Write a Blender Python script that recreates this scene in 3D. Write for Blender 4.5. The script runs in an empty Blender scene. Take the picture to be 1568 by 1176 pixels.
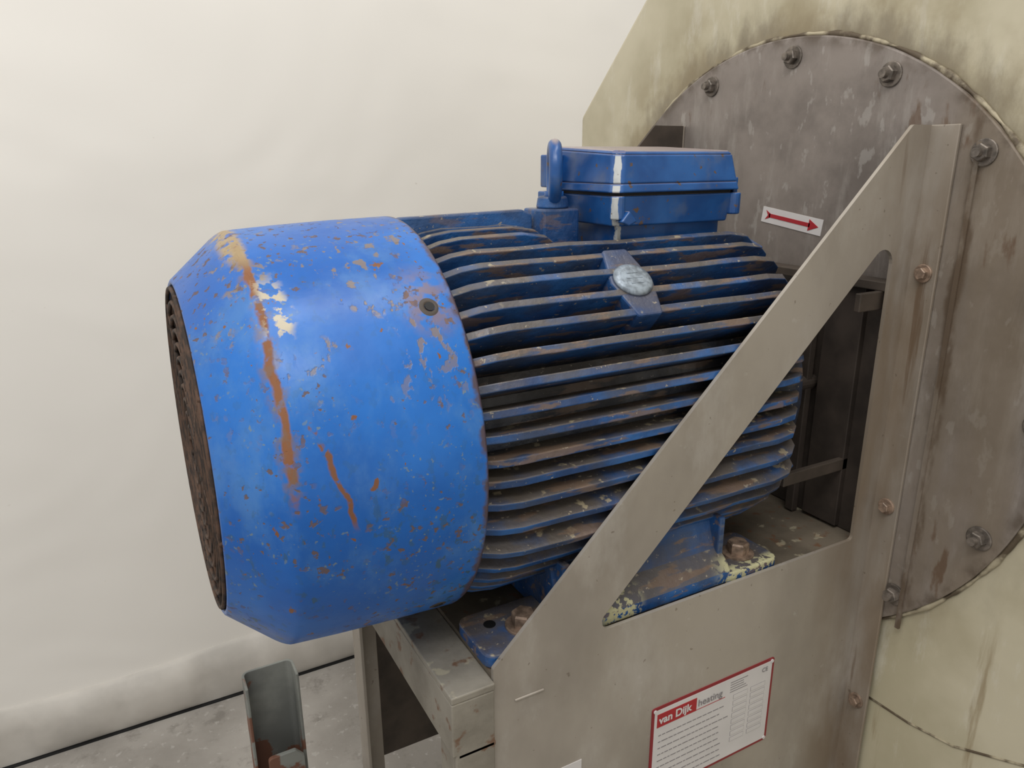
import bpy, bmesh, math, random
from mathutils import Vector, Matrix
random.seed(3)
pi=math.pi
scene=bpy.context.scene
FLOOR=-0.95
# ------------------------------------------------------------ node helper
class NT:
    def __init__(s,name):
        s.m=bpy.data.materials.new(name); s.m.use_nodes=True; s.t=s.m.node_tree
        s.b=s.t.nodes['Principled BSDF']; s.tc=None
    def n(s,ty): return s.t.nodes.new(ty)
    def link(s,a,b): s.t.links.new(a,b)
    def put(s,sock,v):
        if hasattr(v,'is_output') or isinstance(v,bpy.types.NodeSocket): s.link(v,sock)
        else:
            if isinstance(v,(tuple,list)) and len(v)==3 and sock.type=='RGBA': v=(*v,1)
            sock.default_value=v
    def co(s):
        if not s.tc: s.tc=s.n('ShaderNodeTexCoord')
        return s.tc.outputs['Object']
    def xyz(s):
        k=s.n('ShaderNodeSeparateXYZ'); s.link(s.co(),k.inputs[0]); return k.outputs
    def nz(s):
        g=s.n('ShaderNodeNewGeometry'); k=s.n('ShaderNodeSeparateXYZ'); s.link(g.outputs['Normal'],k.inputs[0]); return k.outputs[2]
    def noise(s,scale,detail=5,st=(1,1,1),rough=.55,off=(0,0,0),dist=0):
        mp=s.n('ShaderNodeMapping'); s.link(s.co(),mp.inputs[0]); mp.inputs['Scale'].default_value=st; mp.inputs['Location'].default_value=off
        k=s.n('ShaderNodeTexNoise'); s.link(mp.outputs[0],k.inputs['Vector']); k.inputs['Scale'].default_value=scale
        k.inputs['Detail'].default_value=detail; k.inputs['Roughness'].default_value=rough; k.inputs['Distortion'].default_value=dist
        return k.outputs['Fac']
    def ramp(s,v,lo,hi,a=0.,b=1.):
        k=s.n('ShaderNodeMapRange'); k.interpolation_type='SMOOTHSTEP'
        s.put(k.inputs['Value'],v); k.inputs['From Min'].default_value=lo; k.inputs['From Max'].default_value=hi
        k.inputs['To Min'].default_value=a; k.inputs['To Max'].default_value=b
        return k.outputs[0]
    def ma(s,op,a,b=0.,c=None):
        k=s.n('ShaderNodeMath'); k.operation=op; s.put(k.inputs[0],a); s.put(k.inputs[1],b)
        if c is not None: s.put(k.inputs[2],c)
        return k.outputs[0]
    def mul(s,*a):
        r=a[0]
        for x in a[1:]: r=s.ma('MULTIPLY',r,x)
        return r
    def mix(s,f,a,b):
        k=s.n('ShaderNodeMix'); k.data_type='RGBA'; s.put(k.inputs[0],f); s.put(k.inputs[6],a); s.put(k.inputs[7],b); return k.outputs[2]
    def mixf(s,f,a,b):
        k=s.n('ShaderNodeMix'); s.put(k.inputs[0],f); s.put(k.inputs[2],a); s.put(k.inputs[3],b); return k.outputs[0]
    def rad(s,y0=0,z0=0):
        o=s.xyz(); a=s.ma('SUBTRACT',o[1],y0); b=s.ma('SUBTRACT',o[2],z0)
        return s.ma('SQRT',s.ma('ADD',s.mul(a,a),s.mul(b,b)))
    def band(s,v,c,w):
        return s.ramp(s.ma('ABSOLUTE',s.ma('SUBTRACT',v,c)),w*.4,w,1.,0.)
    def jit(s,v,scale,amp,off=(0,0,0),det=4):
        return s.ma('ADD',v,s.mul(s.ma('SUBTRACT',s.noise(scale,det,off=off),.5),amp))
    def out(s,col,rough,metal=0.,bump=None,bs=.2,bd=.002):
        s.put(s.b.inputs['Base Color'],col); s.put(s.b.inputs['Roughness'],rough); s.put(s.b.inputs['Metallic'],metal)
        if bump is not None:
            k=s.n('ShaderNodeBump'); k.inputs['Strength'].default_value=bs; k.inputs['Distance'].default_value=bd
            s.link(bump,k.inputs['Height']); s.link(k.outputs[0],s.b.inputs['Normal'])
        return s.m
def srgb(r,g,b):
    f=lambda c:(c/255/12.92 if c/255<=.04045 else ((c/255+.055)/1.055)**2.4)
    return (f(r),f(g),f(b))
RUST=srgb(118,76,50); CREAM=srgb(180,172,146)
def m_simple(name,col,rough=.5,metal=0.,var=.25,scale=30):
    t=NT(name); n=t.noise(scale)
    c=t.mix(t.ramp(n,.3,.7),tuple(x*(1-var) for x in col),tuple(min(1,x*(1+var)) for x in col))
    return t.out(c,rough,metal,n,.15)
def m_cowl():
    t=NT('blue_enamel_paint'); o=t.xyz()
    c=t.mix(t.ramp(t.noise(9),.35,.65),srgb(10,86,166),srgb(24,104,186))
    c=t.mix(t.mul(t.ramp(t.noise(12,9,(1,1,.6),rough=.65),.5,.66),.42),c,srgb(84,130,178))
    low=t.ramp(o[2],-.10,.06,1.,.18)
    c=t.mix(t.mul(t.ramp(t.noise(130,6,(1,1,.7)),.575,.625),low,t.ramp(t.noise(10,off=(5,1,0)),.40,.54),.85),c,srgb(50,82,92))
    c=t.mix(t.mul(t.ramp(t.noise(190,3,off=(6,6,0)),.63,.68),t.ramp(t.noise(12,off=(5,8,0)),.46,.56),.7),c,srgb(112,126,122))
    sp=t.mul(t.ramp(t.noise(130,6,off=(3,2,1)),.60,.635),t.ramp(t.noise(13,off=(1,7,2)),.42,.54))
    c=t.mix(t.mul(sp,.9),c,srgb(98,78,68))
    sp2=t.ramp(t.noise(80,6,(1,1,.7),off=(8,2,5)),.675,.695)
    c=t.mix(sp2,c,RUST)
    chips=t.mul(t.ramp(t.noise(105,7,(1,.8,.6),off=(9,4,2)),.57,.62),t.ramp(o[2],.03,.13,0.,1.),t.ramp(t.noise(16,off=(2,2,2)),.46,.54))
    c=t.mix(t.mul(chips,.8),c,srgb(126,108,82))
    up=t.ramp(o[2],.0,.03,0.,1.)
    e=t.mul(t.band(t.jit(o[0],45,.012,det=6),.0475,.0045),t.ramp(t.noise(50,7,off=(2,2,8)),.38,.46),up,t.ramp(o[1],-.02,-.05,.2,1.))
    c=t.mix(e,c,srgb(126,82,52))
    eh=t.mul(t.band(t.jit(o[0],45,.012,det=6),.0475,.010),t.ramp(t.noise(90,7,off=(2,5,8)),.48,.60),up,.6)
    c=t.mix(eh,c,srgb(112,92,78))
    top=t.mul(t.band(t.jit(o[0],30,.02),.058,.014),t.band(o[2],.142,.026),t.ramp(t.noise(110,6,off=(2,9,8)),.49,.55))
    c=t.mix(top,c,srgb(176,166,144))
    top2=t.mul(t.band(o[0],.044,.012),t.ramp(o[2],.166,.178,0.,1.),t.ramp(t.noise(75,6,off=(5,9,8)),.44,.50))
    c=t.mix(top2,c,srgb(150,130,98))
    e2=t.mul(t.band(t.jit(t.ma('MULTIPLY_ADD',o[2],.32,o[0]),38,.014,det=6),.087,.0028),t.ramp(t.ma('ABSOLUTE',t.ma('SUBTRACT',o[2],.030)),.034,.048,1.,0.),t.ramp(t.noise(80,7,off=(1,2,8)),.42,.49),t.ramp(o[1],-.1,-.05,1.,0.))
    c=t.mix(e2,c,RUST)
    d=t.ma('SQRT',t.ma('ADD',t.ma('POWER',t.ma('SUBTRACT',o[0],.174),2.),t.ma('POWER',t.ma('SUBTRACT',o[2],.139),2.)))
    halo=t.mul(t.ramp(d,.008,.032,1.,0.),t.ramp(t.noise(90,7,off=(0,6,8)),.40,.58),.75)
    c=t.mix(halo,c,srgb(124,98,86))
    rim=t.mul(t.ramp(t.jit(o[0],60,.022,(4,4,4),6),.1905,.196),.9)
    c=t.mix(rim,c,srgb(82,62,54))
    b=t.ma('ADD',t.mul(t.ma('ADD',sp,chips),-.5),t.ma('ADD',t.noise(25,4),t.noise(8,3)))
    return t.out(c,t.mixf(t.ma('ADD',sp,e),t.ramp(t.noise(20),.3,.7,.28,.42),.8),0.,b,.35,.0018)
def m_motor(name='grimy_blue_cast_iron',dirt=1.0,kind=0):
    t=NT(name); o=t.xyz(); r=t.rad()
    c=t.mix(t.ramp(t.noise(14),.35,.65),srgb(20,58,106),srgb(36,90,150))
    if kind==0:
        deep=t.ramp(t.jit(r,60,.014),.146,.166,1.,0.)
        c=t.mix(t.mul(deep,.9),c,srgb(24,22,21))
    c=t.mix(t.mul(t.ramp(t.noise(30,7,(.6,1,1),off=(1,4,4)),.43,.62),.5*dirt),c,srgb(62,63,64))
    g=t.mul(t.ramp(t.nz(),.1,.6),t.ramp(t.noise(20,7),.26,.54))
    c=t.mix(t.mul(g,.86*dirt),c,srgb(90,81,69))
    cr=t.mul(t.ramp(t.nz(),.6,.9),t.ramp(t.noise(60,5,off=(3,3,3)),.61,.67))
    c=t.mix(t.mul(cr,.8),c,srgb(160,148,122))
    c=t.mix(t.mul(t.ramp(t.noise(80,7,(.22,1,1),off=(8,1,1)),.55,.61),.75*dirt),c,srgb(112,92,76))
    c=t.mix(t.mul(t.ramp(t.noise(180,3,off=(8,4,1)),.67,.7),.8),c,srgb(150,140,124))
    if kind==2:
        p=t.ma('MAXIMUM',t.mul(t.band(o[0],.352,.034),t.ramp(o[2],-.160,-.168)),t.mul(t.ramp(o[0],.47,.50),t.ramp(o[1],-.148,-.158)))
        c=t.mix(t.mul(p,t.ramp(t.noise(120,6,off=(1,1,1)),.46,.51)),c,srgb(176,172,136))
    return t.out(c,t.ramp(t.noise(30),.3,.7,.30,.65),0.,t.noise(60,6),.8,.0025)
def m_box():
    t=NT('blue_terminal_box_paint'); o=t.xyz()
    c=t.mix(t.ramp(t.noise(18),.35,.65),srgb(22,68,126),srgb(36,88,150))
    c=t.mix(t.mul(t.ramp(t.nz(),.7,.95),.9),c,srgb(150,134,128))  # pinkish reflection painted into the colour of upward faces
    u=t.ma('ABSOLUTE',t.ma('SUBTRACT',t.ma('SUBTRACT',o[0],.394),t.ma('ADD',o[1],.072)))
    lim=t.mul(t.ramp(o[1],-.045,-.043,1.,0.),t.ramp(t.noise(55,4,off=(1,1,6)),.38,.42),t.ramp(t.nz(),.3,.6,1.,0.))
    c=t.mix(t.mul(t.ramp(t.jit(u,60,.008),.004,.0055,1.,0.),lim),c,srgb(186,188,186))
    c=t.mix(t.mul(t.ramp(t.noise(26,6,off=(4,0,0)),.5,.66),.35),c,srgb(92,100,114))
    c=t.mix(t.ramp(t.noise(100,5,off=(4,0,0)),.65,.68),c,srgb(90,72,62))
    return t.out(c,.30,0.,t.noise(50),.3,.0014)
def m_steel(name='stained_stainless_steel',a=srgb(142,134,124),b=srgb(168,160,149),dirt=1.):
    t=NT(name); o=t.xyz()
    c=t.mix(t.ramp(t.noise(5,6,(1,1,.6)),.35,.65),a,b)
    c=t.mix(t.mul(t.ramp(t.noise(13,8,(1,1,.5),off=(3,1,2),rough=.65),.5,.7),.45),c,srgb(184,179,172))
    c=t.mix(t.mul(t.ramp(t.noise(34,3,off=(3,3,2)),.68,.74),.3),c,srgb(190,186,180))
    st=t.mul(t.ramp(t.jit(o[0],7,.12,(0,0,3)),.60,.71),t.ramp(t.noise(9,6,(2,2,.4)),.28,.58),t.ramp(o[2],.28,.10,.3,.68))
    c=t.mix(st,c,srgb(120,102,80))
    c=t.mix(t.mul(t.ramp(t.noise(30,7,(2,2,.12),off=(1,8,2)),.58,.68),t.ramp(o[0],.62,.69),.7),c,srgb(98,76,54))
    c=t.mix(t.mul(t.ramp(t.noise(110,3,off=(1,5,2)),.69,.72),.5),c,srgb(90,76,60))
    return t.out(c,t.ramp(t.noise(12,6),.3,.7,.36,.52),.25,t.noise(260,2,(1,1,.1)),.05,.0005)
def m_brownsteel(name,a,b,cr=.55,crs=.8):
    t=NT(name)
    c=t.mix(t.ramp(t.noise(10,7),.35,.65),a,b)
    c=t.mix(t.mul(t.ramp(t.noise(55,6,off=(2,2,2)),.58,.68),.8),c,srgb(104,70,46))
    c=t.mix(t.mul(t.ramp(t.nz(),.6,.9),t.ramp(t.noise(40,8,off=(2,0,2)),cr,cr+.06),crs),c,CREAM)
    return t.out(c,.6,.1,t.noise(70,6),.5,.0015)
def m_disk():
    t=NT('weathered_steel_cover'); o=t.xyz(); r=t.rad(.0316,.009)
    c=t.mix(t.ramp(t.noise(6,7,rough=.65),.35,.65),srgb(108,100,94),srgb(138,129,122))
    c=t.mix(t.mul(t.ramp(t.noise(24,8,(1,1,.22),rough=.7),.5,.68),.5),c,srgb(162,156,149))
    c=t.mix(t.mul(t.ramp(t.noise(60,6,(1,1,.5),off=(7,7,7)),.6,.66),.35),c,srgb(176,172,166))
    c=t.mix(t.mul(t.ramp(o[1],-.15,-.24),t.ramp(t.noise(12,6,(1,1,.25),off=(4,4,4)),.3,.6),.6),c,srgb(122,108,88))
    c=t.mix(t.mul(t.ramp(t.noise(34,6,(1,1,.3),off=(2,7,1)),.60,.67),t.ramp(r,.20,.36),.8),c,srgb(98,76,58))
    c=t.mix(t.mul(t.ramp(r,.360,.377),t.ramp(t.noise(30,6,off=(2,0,1)),.42,.60),.75),c,srgb(84,72,60))
    rv=t.mul(t.band(t.jit(o[1],20,.02),-.224,.010),t.ramp(t.noise(40,6,(1,1,.3)),.42,.56))
    c=t.mix(t.mul(rv,.8),c,srgb(88,72,56))
    return t.out(c,.46,.2,t.noise(60,5),.25,.001)
def m_housing():
    t=NT('faded_beige_paint'); o=t.xyz(); r=t.rad(.0316,.009)
    c=t.mix(t.ramp(t.noise(5,6),.35,.65),srgb(172,164,138),srgb(192,184,160))
    c=t.mix(t.mul(t.ramp(t.noise(26,8,(1,1,.3),rough=.7),.54,.68),.45),c,srgb(206,202,188))
    nn=t.noise(26,8,(1,1,.5),off=(3,0,2),rough=.65)
    halo=t.mul(t.ramp(t.ma('ADD',r,t.mul(t.ma('SUBTRACT',nn,.5),.10)),.378,.425,1.,0.),t.ramp(o[2],.0,.2,.3,1.))
    c=t.mix(t.mul(halo,.72),c,srgb(98,86,68))
    c=t.mix(t.mul(t.ramp(r,.40,.52,1.,0.),t.ramp(t.noise(12,7,off=(6,0,2)),.4,.65),t.ramp(o[2],.0,.2,.2,.6)),c,srgb(140,126,96))
    c=t.mix(t.mul(t.ramp(t.noise(30,6,(1,1,.1),off=(1,2,3)),.6,.68),t.ramp(o[2],-.2,-.3,0.,.7)),c,srgb(136,118,88))
    ee=t.mul(t.ramp(o[1],.47,.5,0.,.6),t.ramp(t.noise(16,5),.4,.6))
    c=t.mix(ee,c,srgb(124,116,96))
    return t.out(c,.45,0.,t.noise(45,5),.2,.0015)
def m_wall():
    t=NT('white_wall_sheeting')
    c=t.mix(t.ramp(t.noise(1.2,4),.35,.65),srgb(224,220,213),srgb(230,226,219))
    c=t.mix(t.mul(t.ramp(t.noise(40,3,off=(3,0,1)),.74,.78),.5),c,srgb(196,188,178))
    return t.out(c,.5,0.,t.noise(1.5,2,(1,1,1.3),dist=.8),.4,.03)
def m_floor():
    t=NT('dusty_concrete')
    c=t.mix(t.ramp(t.noise(4,8),.35,.65),srgb(134,129,122),srgb(158,153,146))
    c=t.mix(t.mul(t.ramp(t.noise(18,8,off=(2,2,2),rough=.7),.52,.7),.7),c,srgb(112,107,100))
    c=t.mix(t.mul(t.ramp(t.noise(60,7,off=(2,5,2)),.6,.66),.4),c,srgb(180,176,170))
    return t.out(c,.7,0.,t.noise(30,8),.3,.004)
def m_channel():
    t=NT('grey_paint_with_rust'); o=t.xyz()
    c=t.mix(t.ramp(t.noise(14,6),.35,.65),srgb(108,110,106),srgb(132,134,128))
    e=t.ma('ADD',t.noise(18,7,off=(7,0,0)),t.ma('ADD',t.ramp(o[2],-.70,-.54,.17,-.08),t.ramp(o[0],.06,.09,.10,-.02)))
    c=t.mix(t.ramp(e,.58,.62),c,srgb(112,76,60))
    return t.out(c,.6,0.,t.noise(50),.3,.001)
def m_grille():
    t=NT('rusty_dark_mesh')
    c=t.mix(t.ramp(t.noise(60,6),.4,.6),srgb(44,34,28),srgb(84,62,48))
    return t.out(c,.8,.1,t.noise(120),.5,.002)
def m_bead():
    t=NT('old_sealant')
    c=t.mix(t.ramp(t.noise(26,6),.46,.60),srgb(80,68,52),srgb(164,154,130))
    return t.out(c,.7,0.,t.noise(90),.4,.002)
def m_dark(name,c): return m_simple(name,c,.6,.1,.3,25)
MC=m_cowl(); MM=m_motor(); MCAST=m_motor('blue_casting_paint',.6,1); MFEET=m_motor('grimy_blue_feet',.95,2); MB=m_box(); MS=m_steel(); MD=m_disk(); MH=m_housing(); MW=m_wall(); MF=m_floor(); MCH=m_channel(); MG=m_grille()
MBED=m_brownsteel('grimy_bed_steel',srgb(80,72,61),srgb(110,100,86),.60,.5)
MBEAM=m_brownsteel('dusty_beam_steel',srgb(112,106,95),srgb(144,138,126),.60,.5)
MBROWN=m_dark('brown_primer_steel',srgb(70,61,53))
MDK=m_dark('dark_bracket_steel',srgb(58,50,44))
MBLK=m_dark('black_gap_shade',srgb(14,14,15))  # black colour standing in for shade in gaps and holes
MBOLT=m_simple('rusted_bolt',srgb(134,114,98),.45,.3,.45,120)
MZINC=m_simple('zinc_bolt',srgb(112,104,96),.45,.5,.45,120)
MALU=m_simple('cast_aluminium_cap',srgb(134,144,154),.4,.4,.35,160)
MBEAD=m_bead()
MWH=m_simple('white_label',srgb(200,196,194),.4,0,.04,20)
MRED=m_simple('red_print',srgb(158,30,40),.4,0,.05,20)
MREDD=m_simple('dark_red_print',srgb(128,28,38),.4,0,.05,20)
MINK=m_simple('grey_print',srgb(120,116,118),.5,0,.05,20)
MHEM=m_simple('grey_wall_hem',srgb(182,177,169),.6,0,.12,8)
# ------------------------------------------------------------ mesh helper
class M:
    def __init__(s): s.v=[];s.f=[];s.mi=[];s.sm=[]
    def add(s,vs,fs,mi=0,sm=False,mat=None):
        o=len(s.v)
        for v in vs:
            v=Vector(v); s.v.append(tuple(mat@v if mat else v))
        for f in fs: s.f.append([i+o for i in f]); s.mi.append(mi); s.sm.append(sm)
    def box(s,x0,x1,y0,y1,z0,z1,mi=0,mat=None):
        vs=[(x,y,z) for x in(x0,x1) for y in(y0,y1) for z in(z0,z1)]
        s.add(vs,[(0,1,3,2),(4,6,7,5),(0,4,5,1),(2,3,7,6),(0,2,6,4),(1,5,7,3)],mi,False,mat)
    def lathe(s,prof,n=96,mi=0,sm=True,mat=None,closed=False,cy=0,cz=0):
        vs=[]; fs=[]
        for x,r in prof:
            for k in range(n):
                a=2*pi*k/n; vs.append((x,cy+r*math.cos(a),cz+r*math.sin(a)))
        L=len(prof)
        for i in range(L if closed else L-1):
            j=(i+1)%L
            for k in range(n):
                l=(k+1)%n; fs.append((i*n+k,i*n+l,j*n+l,j*n+k))
        s.add(vs,fs,mi,sm,mat)
    def cyl(s,x0,x1,r,n=32,mi=0,cy=0,cz=0,mat=None):
        s.lathe([(x0,0.0001),(x0,r),(x1,r),(x1,.0001)],n,mi,False,mat,cy=cy,cz=cz)
    def prism(s,poly,axis,a,b,mi=0,mat=None):
        n=len(poly)
        def P(p,t):
            return {'x':(t,p[0],p[1]),'y':(p[0],t,p[1]),'z':(p[0],p[1],t)}[axis]
        vs=[P(p,a) for p in poly]+[P(p,b) for p in poly]
        fs=[tuple(range(n)),tuple(range(2*n-1,n-1,-1))]+[(i,n+i,n+(i+1)%n,(i+1)%n) for i in range(n)]
        s.add(vs,fs,mi,False,mat)
    def frust(s,p0,z0,p1,z1,mi=0):
        zz=lambda z,p: z(p) if callable(z) else z
        n=len(p0); vs=[(*p,zz(z0,p)) for p in p0]+[(*p,zz(z1,p)) for p in p1]
        fs=[tuple(range(n)),tuple(range(2*n-1,n-1,-1))]+[(i,n+i,n+(i+1)%n,(i+1)%n) for i in range(n)]
        s.add(vs,fs,mi)
    def tube(s,pts,r,n=8,mi=0,closed=False):
        vs=[];fs=[];L=len(pts); pts=[Vector(p) for p in pts]
        for i,p in enumerate(pts):
            if closed: d=pts[(i+1)%L]-pts[i-1]
            else: d=pts[min(i+1,L-1)]-pts[max(i-1,0)]
            d.normalize(); ref=Vector((1,0,0)) if abs(d.x)<.9 else Vector((0,0,1))
            u=d.cross(ref).normalized(); w=d.cross(u)
            rr=r(i) if callable(r) else r
            for k in range(n):
                a=2*pi*k/n; vs.append(p+u*math.cos(a)*rr+w*math.sin(a)*rr)
        for i in range(L if closed else L-1):
            j=(i+1)%L
            for k in range(n):
                l=(k+1)%n; fs.append((i*n+k,i*n+l,j*n+l,j*n+k))
        if not closed: fs+= [tuple(range(n)),tuple(range((L-1)*n,L*n))]
        s.add(vs,fs,mi,True)
    def done(s,name,mats,parent=None,bevel=0,seg=2):
        me=bpy.data.meshes.new(name); me.from_pydata(s.v,[],s.f)
        for m in mats: me.materials.append(m)
        for p,mi,sm in zip(me.polygons,s.mi,s.sm): p.material_index=mi; p.use_smooth=sm
        bm=bmesh.new(); bm.from_mesh(me); bmesh.ops.recalc_face_normals(bm,faces=bm.faces); bm.to_mesh(me); bm.free()
        ob=bpy.data.objects.new(name,me); scene.collection.objects.link(ob)
        if bevel:
            b=ob.modifiers.new('bevel','BEVEL'); b.width=bevel; b.segments=seg; b.limit_method='ANGLE'; b.angle_limit=math.radians(35)
        setp(ob,parent); return ob
def setp(ob,parent):
    if parent: ob.parent=parent; ob.matrix_parent_inverse=Matrix.Translation(parent.location).inverted()
def empty(name,loc):
    e=bpy.data.objects.new(name,None); e.location=loc; e.empty_display_size=.1; scene.collection.objects.link(e); return e
def rnd(poly,rads,seg=8):
    out=[];n=len(poly)
    for i in range(n):
        p=Vector(poly[i]);r=rads[i]
        if r<=0: out.append(tuple(p)); continue
        a=(Vector(poly[i-1])-p).normalized(); b=(Vector(poly[(i+1)%n])-p).normalized()
        th=a.angle(b); d=r/math.tan(th/2); c=p+(a+b).normalized()*(r/math.sin(th/2))
        s0=p+a*d-c; s1=p+b*d-c; a0=math.atan2(s0.y,s0.x); a1=math.atan2(s1.y,s1.x)
        da=(a1-a0+pi)%(2*pi)-pi
        for k in range(seg+1):
            t=a0+da*k/seg; out.append((c.x+r*math.cos(t),c.y+r*math.sin(t)))
    return out
def plate(name,outline,holes,mapf,th,mat,parent):
    cu=bpy.data.curves.new(name,'CURVE'); cu.dimensions='2D'; cu.fill_mode='BOTH'; cu.extrude=th/2; 
    for pl in [outline]+holes:
        sp=cu.splines.new('POLY'); sp.points.add(len(pl)-1); sp.use_cyclic_u=True
        for q,p in zip(sp.points,pl): q.co=(p[0],p[1],0,1)
    ob=bpy.data.objects.new(name+'_c',cu); scene.collection.objects.link(ob)
    dg=bpy.context.evaluated_depsgraph_get(); me=bpy.data.meshes.new_from_object(ob.evaluated_get(dg))
    bpy.data.objects.remove(ob)
    for v in me.vertices: v.co=mapf(*v.co)
    me.name=name; me.materials.clear(); me.materials.append(mat)
    bm=bmesh.new(); bm.from_mesh(me); bmesh.ops.remove_doubles(bm,verts=bm.verts,dist=1e-5); bmesh.ops.recalc_face_normals(bm,faces=bm.faces); bm.to_mesh(me); bm.free()
    for p in me.polygons: p.use_smooth=False
    ob=bpy.data.objects.new(name,me); scene.collection.objects.link(ob); setp(ob,parent); return ob
def hexbolt(m,pos,d,r=.009,h=.007,washer=True,mi=0,stud=False):
    d=Vector(d).normalized(); q=Vector((1,0,0)).rotation_difference(d).to_matrix().to_4x4()
    mat=Matrix.Translation(pos)@q@Matrix.Rotation(random.random()*pi,4,'X')
    z=0
    if washer: m.lathe([(0,.0001),(0,r*1.5),(.0018,r*1.5),(.0022,r*1.4),(.0022,.0001)],28,mi,False,mat); z=.0022
    poly=[(r*math.cos(k*pi/3),r*math.sin(k*pi/3)) for k in range(6)]
    m.prism(poly,'x',z,z+h*.85,mi,mat)
    p2=[(a*.88,b*.88) for a,b in poly]
    n=6; vs=[(z+h*.85,*p) for p in poly]+[(z+h,*p) for p in p2]
    m.add(vs,[tuple(range(6,12))]+[(i,n+i,n+(i+1)%n,(i+1)%n) for i in range(n)],mi,False,mat)
    if stud: m.cyl(z+h,z+h+.006,r*.5,16,mi,mat=mat)
# ------------------------------------------------------------ room
m=M()
NX,NZ=90,60
vs=[];fs=[]
for j in range(NZ+1):
    for i in range(NX+1):
        x=-2.4+5.6*i/NX; z=FLOOR+3.0*j/NZ
        y=.925+.006*math.sin(x*2.3+z*1.1)+.004*math.sin(z*5+x*3.1)
        vs.append((x,y,z))
for j in range(NZ):
    for i in range(NX):
        a=j*(NX+1)+i; fs.append((a,a+1,a+NX+2,a+NX+1))
m.add(vs,fs,0,True)
m.box(-2.4,3.2,.94,1.04,FLOOR,FLOOR+3.0)
m.done('wall_back',[MW])
m=M(); m.box(-2.4,3.2,-2.6,1.04,FLOOR-.1,FLOOR); m.done('floor',[MF])
m=M(); n=260; vs=[];fs=[]
for i in range(n+1):
    x=-2.4+5.6*i/n; w=.005*math.sin(x*31)+.004*math.sin(x*17+1)+.003*math.sin(x*67)+.002*math.sin(x*113)
    top=FLOOR+.135+.008*math.sin(x*9)
    vs+=[(x,.930,top),(x,.910+w*.5,top-.006),(x,.904+w,FLOOR+.075),(x,.903+w,FLOOR+.03),(x,.912,FLOOR+.004)]
for i in range(n):
    for k in range(4): a=i*5+k; fs.append((a,a+5,a+6,a+1))
m.add(vs,fs,0,True); m.box(-2.4,3.2,.905,.925,FLOOR,FLOOR+.003,1)  # thin black strip stands in for the gap shadow along the wall base
m.done('baseboard_back',[MHEM,MBLK])
# ------------------------------------------------------------ motor
motor=empty('electric_motor',(.3,0,-.19))
CCY,CCZ=.0086,.0024
m=M()
prof=[(.004,.1448),(.0012,.1452),(.0005,.1472),(.0015,.1492),(.0375,.1812)]
for k in range(5):
    a=k/4; prof.append((.0395+.011*a,.1828+.0052*math.sin(a*pi/2)))
prof+=[(.09,.1906),(.14,.1928),(.1950,.1943),(.197,.1935),(.197,.191),(.06,.185),(.042,.179),(.006,.1465)]
m.lathe(prof,160,0,True,closed=True,cy=CCY,cz=CCZ)
m.done('fan_cowl',[MC],motor)
m=M()
m.lathe([(.003,.0001),(.003,.1458)],96,0,False,cy=CCY,cz=CCZ)
for r in [.02+.0122*i for i in range(11)]:
    pts=[(-.0002,CCY+r*math.cos(2*pi*k/72),CCZ+r*math.sin(2*pi*k/72)) for k in range(72)]
    m.tube(pts,.0019,6,0,True)
for k in range(8):
    a=2*pi*k/8+.2; m.tube([(.0005,CCY+.015*math.cos(a),CCZ+.015*math.sin(a)),(.0005,CCY+.144*math.cos(a),CCZ+.144*math.sin(a))],.0025,6)
m.done('fan_grille',[MG],motor)
m=M()
for a in (136.2,46.2,226.2,316.2):
    a=math.radians(a); d=Vector((0,math.cos(a),math.sin(a)))
    q=Vector((1,0,0)).rotation_difference(d).to_matrix().to_4x4(); mt=Matrix.Translation(Vector((.174,CCY,CCZ))+d*.1928)@q
    m.lathe([(.0,.0001),(.0,.003),(.0012,.0045),(.0016,.006),(.0005,.009)],28,0,True,mt); m.cyl(-.001,.0018,.0040,14,1,mat=mt)
m.done('cowl_screws',[MBROWN,MBLK],motor)
# stator body and fins
m=M()
m.lathe([(.180,.0001),(.180,.142),(.57,.142),(.58,.148),(.598,.148),(.604,.14),(.618,.12),(.628,.07),(.628,.0001)],96,0,True)
angs=[]
a=-64
while a<=244.1: angs.append(a); a+=7.3
random.seed(5)
for a in angs:
    th=math.radians(a)
    cy,cz=-math.cos(th),math.sin(th)
    ty,tz=cz,-cy
    R=min(.186,.1662/max(abs(cy),.01)); xe=.588
    if 70<a<110: xe=.345
    j=lambda:random.uniform(-.0014,.0005)
    pr=[(.184,.135),(.184,.160),(.203,R-.010),(.220,R-.004),(.240,R-.001)]
    for x in (.29,.34,.40,.46,.51):
        if x<xe-.05: pr.append((x,R+j()))
    pr+=[(xe-.04,R),(xe-.014,R-.004),(xe,R-.014),(xe+.006,R-.03),(xe+.006,.135)]
    vs=[]
    dz=random.uniform(-.0012,.0012)
    for x,r in pr:
        t=.0056 if r<.151 else .0037
        vs.append((x,cy*r+ty*t,cz*r+tz*t+dz)); vs.append((x,cy*r-ty*t,cz*r-tz*t+dz))
    L=len(pr)
    fs=[tuple(range(0,2*L,2)),tuple(range(2*L-1,0,-2))]+[(2*i,2*i+1,(2*i+3)%(2*L),(2*i+2)%(2*L)) for i in range(L)]
    m.add(vs,fs,0)
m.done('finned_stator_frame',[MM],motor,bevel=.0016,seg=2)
m=M()
m.prism(rnd([(.185,.14),(.185,.188),(.20,.196),(.33,.199),(.342,.194),(.342,.14)],[0,0,.01,.004,.004,0],4),'y',-.004,.006)
m.box(.345,.387,-.022,.02,.14,.199); m.lathe([(.0,.0001),(.0,.017),(.012,.015),(.012,.0001)],32,0,False,Matrix.Translation((.368,0,.199))@Matrix.Rotation(-pi/2,4,'Y'))
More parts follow.
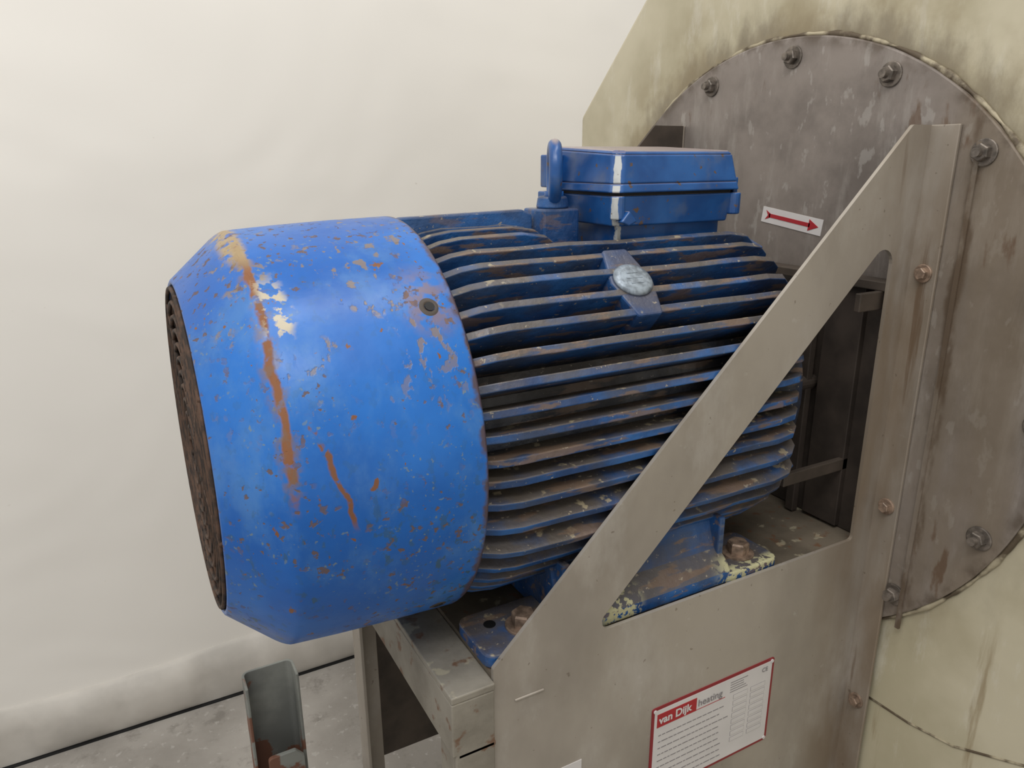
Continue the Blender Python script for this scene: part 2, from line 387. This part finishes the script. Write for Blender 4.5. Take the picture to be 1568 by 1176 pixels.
for a in (35,70,110,145,215,245,295,325):
    th=math.radians(a); mt=Matrix.Rotation(th,4,'X')
    m.box(.575,.606,.14,.166,-.011,.011,0,mt)
    m.cyl(.570,.612,.0075,6,0,0,0,Matrix.Rotation(th,4,'X')@Matrix.Translation((0,.156,0)))
m.lathe([(.606,.0001),(.606,.10),(.645,.095),(.655,.05),(.655,.0001)],64,0,False)
th=math.radians(49); mt=Matrix.Translation((.3817,-math.cos(th)*.14,math.sin(th)*.14))@Matrix.Rotation(pi/2-th,4,'X')
bp=rnd([(-.014,-.040),(.014,-.040),(.024,0),(.014,.040),(-.014,.040),(-.024,0)],[.004]*6,3)
m.prism(bp,'z',-.01,.044,0,mt)
m.done('body_castings',[MCAST],motor,bevel=.002,seg=2)
m=M()
m.lathe([(.044,.0001),(.044,.0185),(.0460,.0185),(.0482,.0165),(.0486,.013),(.0488,.0001)],40,0,True,mt@Matrix.Rotation(-pi/2,4,'Y')@Matrix.Scale(1.12,4,(0,0,1)))
for z,l in((.006,.006),(0,.009),(-.006,.007)): m.box(-l,l,z-.0006,z+.0006,.0486,.0491,0,mt)
m.done('round_cap',[MALU],motor)
# feet
m=M()
m.prism([(-.163,-.192),(-.163,-.178),(-.158,-.170),(-.144,-.158),(-.137,-.14),(-.132,-.12),(-.120,-.085),(-.05,-.12),(-.05,-.192)],'x',.288,.498)
m.prism([(.163,-.192),(.163,-.178),(.158,-.170),(.144,-.158),(.137,-.14),(.132,-.12),(.120,-.085),(.05,-.12),(.05,-.192)],'x',.288,.498)
for sy in(-1,1):
    for x0,x1 in((.203,.30),(.49,.570)):
        y0,y1=sorted((sy*.166,sy*.095))
        pl=rnd([(x0,y0),(x1,y0),(x1,y1),(x0,y1)],[.012,.012,.012,.012],4)
        m.prism(pl,'z',-.1935,-.180)
    for x in(.292,.49):
        m.box(x,x+.008,min(sy*.06,sy*.15),max(sy*.06,sy*.15),-.185,-.12)
m.done('mounting_feet',[MFEET],motor,bevel=.002,seg=2)
m=M()
for sy in(-1,1):
    for x in(.256,.534):
        hexbolt(m,(x,sy*.137,-.180),(0,0,1),.012,.013)
m.done('foot_bolts',[MBOLT],motor)
m=M(); m.cyl(-.1802,-.1794,.006,20,0,mat=Matrix.Translation((.228,-.12,0))@Matrix.Rotation(-pi/2,4,'Y')); m.done('foot_hole',[MBLK],motor)
# terminal box
def fp(i,ch=.009):
    x0,x1,y0,y1=.394+i,.563-i,-.072+i,.062-i
    return [(x0+ch,y0),(x1-ch,y0),(x1,y0+ch),(x1,y1-ch),(x1-ch,y1),(x0+ch,y1),(x0,y1-ch),(x0,y0+ch)]
ztop=lambda b:(lambda p: b+.05*(p[1]+.072))
m=M()
m.frust(fp(.007),.183,fp(.003),.2125)
m.frust(fp(-.001),.2155,fp(.001),.224); m.frust(fp(.001),.224,fp(.006),ztop(.2510))
m.frust(fp(.006),ztop(.2510),fp(.0095),ztop(.2545))
m.frust(fp(.005),.211,fp(.005),.217,1)
m.box(.410,.547,-.055,.05,.135,.19)
for x,y in((.402,-.066),(.555,-.066),(.402,.056),(.555,.056)):
    m.cyl(.190,.2125,.0075,16,0,mat=Matrix.Translation((x,y,0))@Matrix.Rotation(-pi/2,4,'Y'))
m.box(.561,.567,-.06,-.04,.201,.228); m.box(.561,.567,.03,.05,.201,.228)
m.box(.382,.40,.028,.054,.194,.214); m.box(.384,.40,.028,.052,.218,.252)
m.prism([(.400,.188),(.410,.199),(.420,.188),(.410,.184)],'y',-.076,-.064)
m.done('terminal_box',[MB,MBLK],motor,bevel=.0018,seg=3)
m=M()
pts=[(0,.0225*math.cos(2*pi*k/40),.0265*math.sin(2*pi*k/40)) for k in range(40)]
mt=Matrix.Translation((.368,-.003,.234))@Matrix.Rotation(math.radians(-28),4,'Z')
m.tube([mt@Vector(p) for p in pts],.0068,12,0,True); m.tube([(.368,-.003,.205),(.368,-.003,.212),(.368,-.003,.216)],.010,16)
m.done('lifting_eye',[MB],motor)
m=M(); m.cyl(.64,.7195,.03,40); m.cyl(.66,.69,.055,40); m.done('drive_shaft',[MDK],motor)
# ------------------------------------------------------------ support frame
frame=empty('motor_support_frame',(.45,0,FLOOR))
out=[(.205,-.62),(.205,-.187),(.688,.279),(.717,.279),(.717,-.62)]
outl=rnd(out,[0,.004,.006,0,0],4)
hole=rnd([(.308,-.188),(.685,-.187),(.685,.177)],[.010,.006,.016],8)
plate('side_plate_near',outl,[hole],lambda u,v,w:(u,-.170+w,v),.004,MS,frame)
out2=[(.205,-.60),(.205,-.187),(.665,.292),(.717,.292),(.717,-.60)]
plate('side_plate_far',out2,[rnd([(.308,-.188),(.685,-.187),(.685,.177)],[.010,.006,.016],8)],lambda u,v,w:(u,.208+w,v),.004,MBROWN,frame)
m=M()
m.box(.7165,.7205,-.202,-.1685,-.62,.279)
m.box(.7165,.7205,.206,.24,-.60,.292)
m.box(.2265,.258,-.1735,-.1715,-.2300,-.2275)
m.done('plate_flanges',[MS],frame,bevel=.001)
m=M()
m.box(.205,.717,-.168,.206,-.200,-.194)
m.done('bed_plate',[MBED],frame)
m=M()
m.box(.162,.205,-.176,.21,-.206,-.199)
m.box(.162,.167,-.176,.21,-.262,-.206)
m.box(.167,.205,-.176,.21,-.266,-.261)
m.box(.165,.204,-.176,-.171,FLOOR,-.206); m.box(.165,.170,-.171,-.140,FLOOR,-.262); m.box(.199,.204,-.171,-.140,FLOOR,-.262)
m.done('end_beam',[MBEAM],frame,bevel=.0012)
m=M()
m.box(.180,.212,.205,.210,FLOOR,-.206); m.box(.180,.185,.175,.205,FLOOR,-.266)
for y in(-.168,.206):
    m.box(.69,.715,min(y,y*.85),max(y,y*.85),FLOOR,-.60)
m.box(.16,.22,-.18,-.13,FLOOR,FLOOR+.008); m.box(.16,.22,.17,.22,FLOOR,FLOOR+.008)
m.done('frame_legs',[MS],frame,bevel=.001)
m=M()
for z in(.129,-.144,-.417): hexbolt(m,(.7165,-.188,z),(-1,0,0),.0065,.006)
m.done('flange_bolts',[MBOLT],frame)
m=M()
m.box(.655,.716,-.162,-.155,.088,.108,1); m.box(.60,.716,-.135,-.128,-.115,-.100,1)
m.box(.700,.716,-.135,-.085,-.19,.11); m.box(.708,.7195,-.16,.12,-.193,.09)
m.cyl(.65,.712,.010,16,0,-.07,-.02)
m.box(.69,.70,-.078,-.066,-.192,.1,0)
m.box(.66,.716,.12,.126,-.19,.13); m.box(.69,.716,-.165,.16,.108,.118,1)
m.done('shaft_guard_brackets',[MDK,MBROWN],frame,bevel=.001)
# ------------------------------------------------------------ fan housing
fan=empty('centrifugal_fan_housing',(.9,0,FLOOR))
m=M()
hp=[(.49,FLOOR+.0),(.49,.318),(.12,.675),(-.75,.80),(-1.1,.45),(-1.1,FLOOR)]
m.prism(hp,'x',.728,1.25)
m.done('housing_body',[MH],fan,bevel=.008,seg=3)
CY,CZ,CR=.0316,.009,.378
m=M(); m.lathe([(.7285,.0001),(.7285,CR),(.7215,CR-.0005),(.721,CR-.002),(.721,.0001)],180,0,False,cy=CY,cz=CZ)
m.box(.7185,.722,-.2245,-.2195,-.29,.262)
m.done('round_cover_plate',[MD],fan)
m=M(); random.seed(8)
N=360; ph=[random.random()*6 for _ in range(4)]
def rr(i):
    return .0028+.0009*math.sin(i*.31+ph[0])+.0006*math.sin(i*.83+ph[1])+.0004*math.sin(i*1.9)
m.tube([(.7262,CY+(CR+.0015)*math.cos(2*pi*k/N),CZ+(CR+.0015)*math.sin(2*pi*k/N)) for k in range(N)],rr,8,0,True)
sp=[(.728,-.16,-.412),(.728,-.25,-.409),(.728,-.304,-.400),(.728,-.378,-.366),(.728,-.46,-.31),(.728,-.56,-.22),(.728,-.62,-.1)]
m.tube(sp,.0015,8)
m.done('sealant_bead',[MBEAD],fan)
m=M()
for k in range(16):
    a=math.radians(1.9+22.5*k); y=CY-.355*math.sin(a); z=CZ+.355*math.cos(a)
    hexbolt(m,(.721,y,z),(-1,0,0),.0088,.008,stud=True)
m.done('cover_bolts',[MZINC],fan)
# ------------------------------------------------------------ labels
lab=empty('rotation_arrow_sticker',(.72,0,.17))
m=M(); mt=Matrix.Translation((.7205,-.002,.1715))@Matrix.Rotation(math.radians(-7),4,'X').inverted()
m.box(-.0003,.0005,-.048,.048,-.0098,.0098,0,mt)
m.box(-.0007,-.0003,-.030,.036,-.0024,.0024,1,mt)
m.prism([(-.043,0),(-.028,.0070),(-.028,-.0070)],'x',-.0007,-.0003,1,mt)
m.prism([(.042,.006),(.034,.0024),(.034,-.0024),(.042,-.006),(.038,0)],'x',-.0007,-.0003,1,mt)
m.done('sticker',[MWH,MRED],lab)
npl=empty('nameplate',(.48,-.172,-.367))
X0,X1,Z0,Z1=.3916,.5720,-.425,-.3084
m=M()
pl=rnd([(X0,Z0),(X1,Z0),(X1,Z1),(X0,Z1)],[.003]*4,4); m.prism(pl,'y',-.1730,-.1718,1)
i=.0035; pl=rnd([(X0+i,Z0+i),(X1-i,Z0+i),(X1-i,Z1-i),(X0+i,Z1-i)],[.002]*4,4); m.prism(pl,'y',-.1733,-.1725,0)
m.box(X0+.007,X0+.062,-.1736,-.173,Z1-.026,Z1-.009,2)
m.box(X0+.062,X0+.105,-.17345,-.173,Z1-.026,Z1-.0252,2)
for r in range(9):
    z=Z1-.038-r*.0085
    w=random.uniform(.085,.10)
    x=X0+.01
    while x<X0+.01+w:
        l=random.uniform(.003,.009); m.box(x,x+l,-.17345,-.173,z,z+.0011,3); x+=l+.0012
for r in range(8):
    z=Z1-.030-r*.0085
    for (a,b) in((.118,.140),(.145,.168)):
        m.box(X0+a,X0+b,-.17345,-.173,z-.004,z+.002,3); m.box(X0+a+.0004,X0+b-.0004,-.1736,-.173,z-.0036,z+.0016,0)
for r in range(5):
    z=Z1-.010-r*.0032; m.box(X0+.112,X0+.112+random.uniform(.018,.03),-.17345,-.173,z,z+.0009,3)
for x,z in((X0+.004,Z1-.004),(X1-.004,Z1-.004),(X0+.004,Z0+.004),(X1-.004,Z0+.004)):
    m.cyl(0,.0016,.0022,12,0,mat=Matrix.Translation((x,-.1725,z))@Matrix.Rotation(-pi/2,4,'Z'))
m.done('plate_face',[MWH,MREDD,MRED,MINK],npl)
def text(name,body,x,z,size,mat,bold=0):
    cu=bpy.data.curves.new(name,'FONT'); cu.body=body; cu.size=size; cu.extrude=.0001; cu.offset=bold
    o=bpy.data.objects.new(name+'_c',cu); scene.collection.objects.link(o)
    me=bpy.data.meshes.new_from_object(o.evaluated_get(bpy.context.evaluated_depsgraph_get())); bpy.data.objects.remove(o)
    for v in me.vertices: v.co=(x+v.co.x,-.1739-v.co.z*.5,z+v.co.y)
    me.materials.clear(); me.materials.append(mat); ob=bpy.data.objects.new(name,me); scene.collection.objects.link(ob); setp(ob,npl)
text('logo_text','van Dijk',X0+.0095,Z1-.0215,.0135,MWH,.0004)
text('sub_text','heating',X0+.064,Z1-.0215,.0125,MINK)
text('ce_mark','CE',X1-.020,Z1-.014,.008,MINK)
m=M(); m.box(.268,.303,-.1726,-.1718,-.36,-.331,0); m.done('paper_label',[MWH])
# ------------------------------------------------------------ loose channel post
m=M()
o=rnd([(.042,.30),(.042,.345),(.118,.345),(.118,.30)],[0,.012,.012,0],5)
i_=rnd([(.046,.30),(.046,.341),(.114,.341),(.114,.30)],[0,.008,.008,0],5)
L=len(o)
vs=[(*p,FLOOR) for p in o]+[(*p,-.485) for p in o]+[(*p,FLOOR) for p in i_]+[(*p,-.485) for p in i_]
fs=[]
for k in range(L-1):
    fs+=[(k,k+1,L+k+1,L+k),(2*L+k,2*L+k+1,3*L+k+1,3*L+k),(L+k,L+k+1,3*L+k+1,3*L+k),(k,k+1,2*L+k+1,2*L+k)]
fs+=[(0,L,3*L,2*L),(L-1,2*L-1,4*L-1,3*L-1)]
m.add(vs,fs)
m.prism(rnd([(.060,-.70),(.060,-.605),(.100,-.605),(.112,-.62),(.112,-.70)],[0,.006,.004,.004,0],3),'y',.285,.292)
m.box(.030,.130,.27,.36,FLOOR,FLOOR+.008)
m.box(.06,.112,.285,.345,-.70,-.694)
m.done('steel_channel_post',[MCH],None,bevel=.001)
# ------------------------------------------------------------ camera
cx,cy_,cz_,h,pt,rl,f=-0.04453,-0.66724,0.24792,1.07143,0.29623,-0.00522,1130.08
fwd=Vector((math.cos(h)*math.cos(pt),math.sin(h)*math.cos(pt),-math.sin(pt)))
right_=Vector((math.sin(h),-math.cos(h),0)); up=right_.cross(fwd)
c,s=math.cos(rl),math.sin(rl); R=right_*c+up*s; U_=up*c-right_*s
cd=bpy.data.cameras.new('camera'); cam=bpy.data.objects.new('camera',cd); scene.collection.objects.link(cam)
mw=Matrix((( R.x,U_.x,-fwd.x,cx),(R.y,U_.y,-fwd.y,cy_),(R.z,U_.z,-fwd.z,cz_),(0,0,0,1)))
cam.matrix_world=mw
cd.sensor_width=36; cd.lens=36*f/1568; cd.clip_start=.01
scene.camera=cam
# ------------------------------------------------------------ lights
def area(name,loc,tgt,sx,sy,e,col=(1,.985,.96)):
    l=bpy.data.lights.new(name,'AREA'); l.shape='RECTANGLE'; l.size=sx; l.size_y=sy; l.energy=e; l.color=col
    o=bpy.data.objects.new(name,l); scene.collection.objects.link(o); o.location=loc
    o.rotation_euler=(Vector(tgt)-Vector(loc)).to_track_quat('-Z','Y').to_euler(); return o
area('ceiling_light',(-.7,-1.4,2.3),(.2,0,0),2.2,.6,38)
area('ceiling_light.001',(.5,-.4,2.4),(.4,0,0),2.0,.3,20)
area('ceiling_light.002',(-1.6,-.2,2.3),(0,.3,0),.8,1.8,14)
w=bpy.data.worlds.new('world'); scene.world=w; w.use_nodes=True
bg=w.node_tree.nodes['Background']; bg.inputs[0].default_value=(1,.985,.96,1); bg.inputs[1].default_value=.68
for ob in list(scene.objects):
    if ob.parent is None: ob.location.z+=-FLOOR
scene.view_settings.view_transform='Standard'
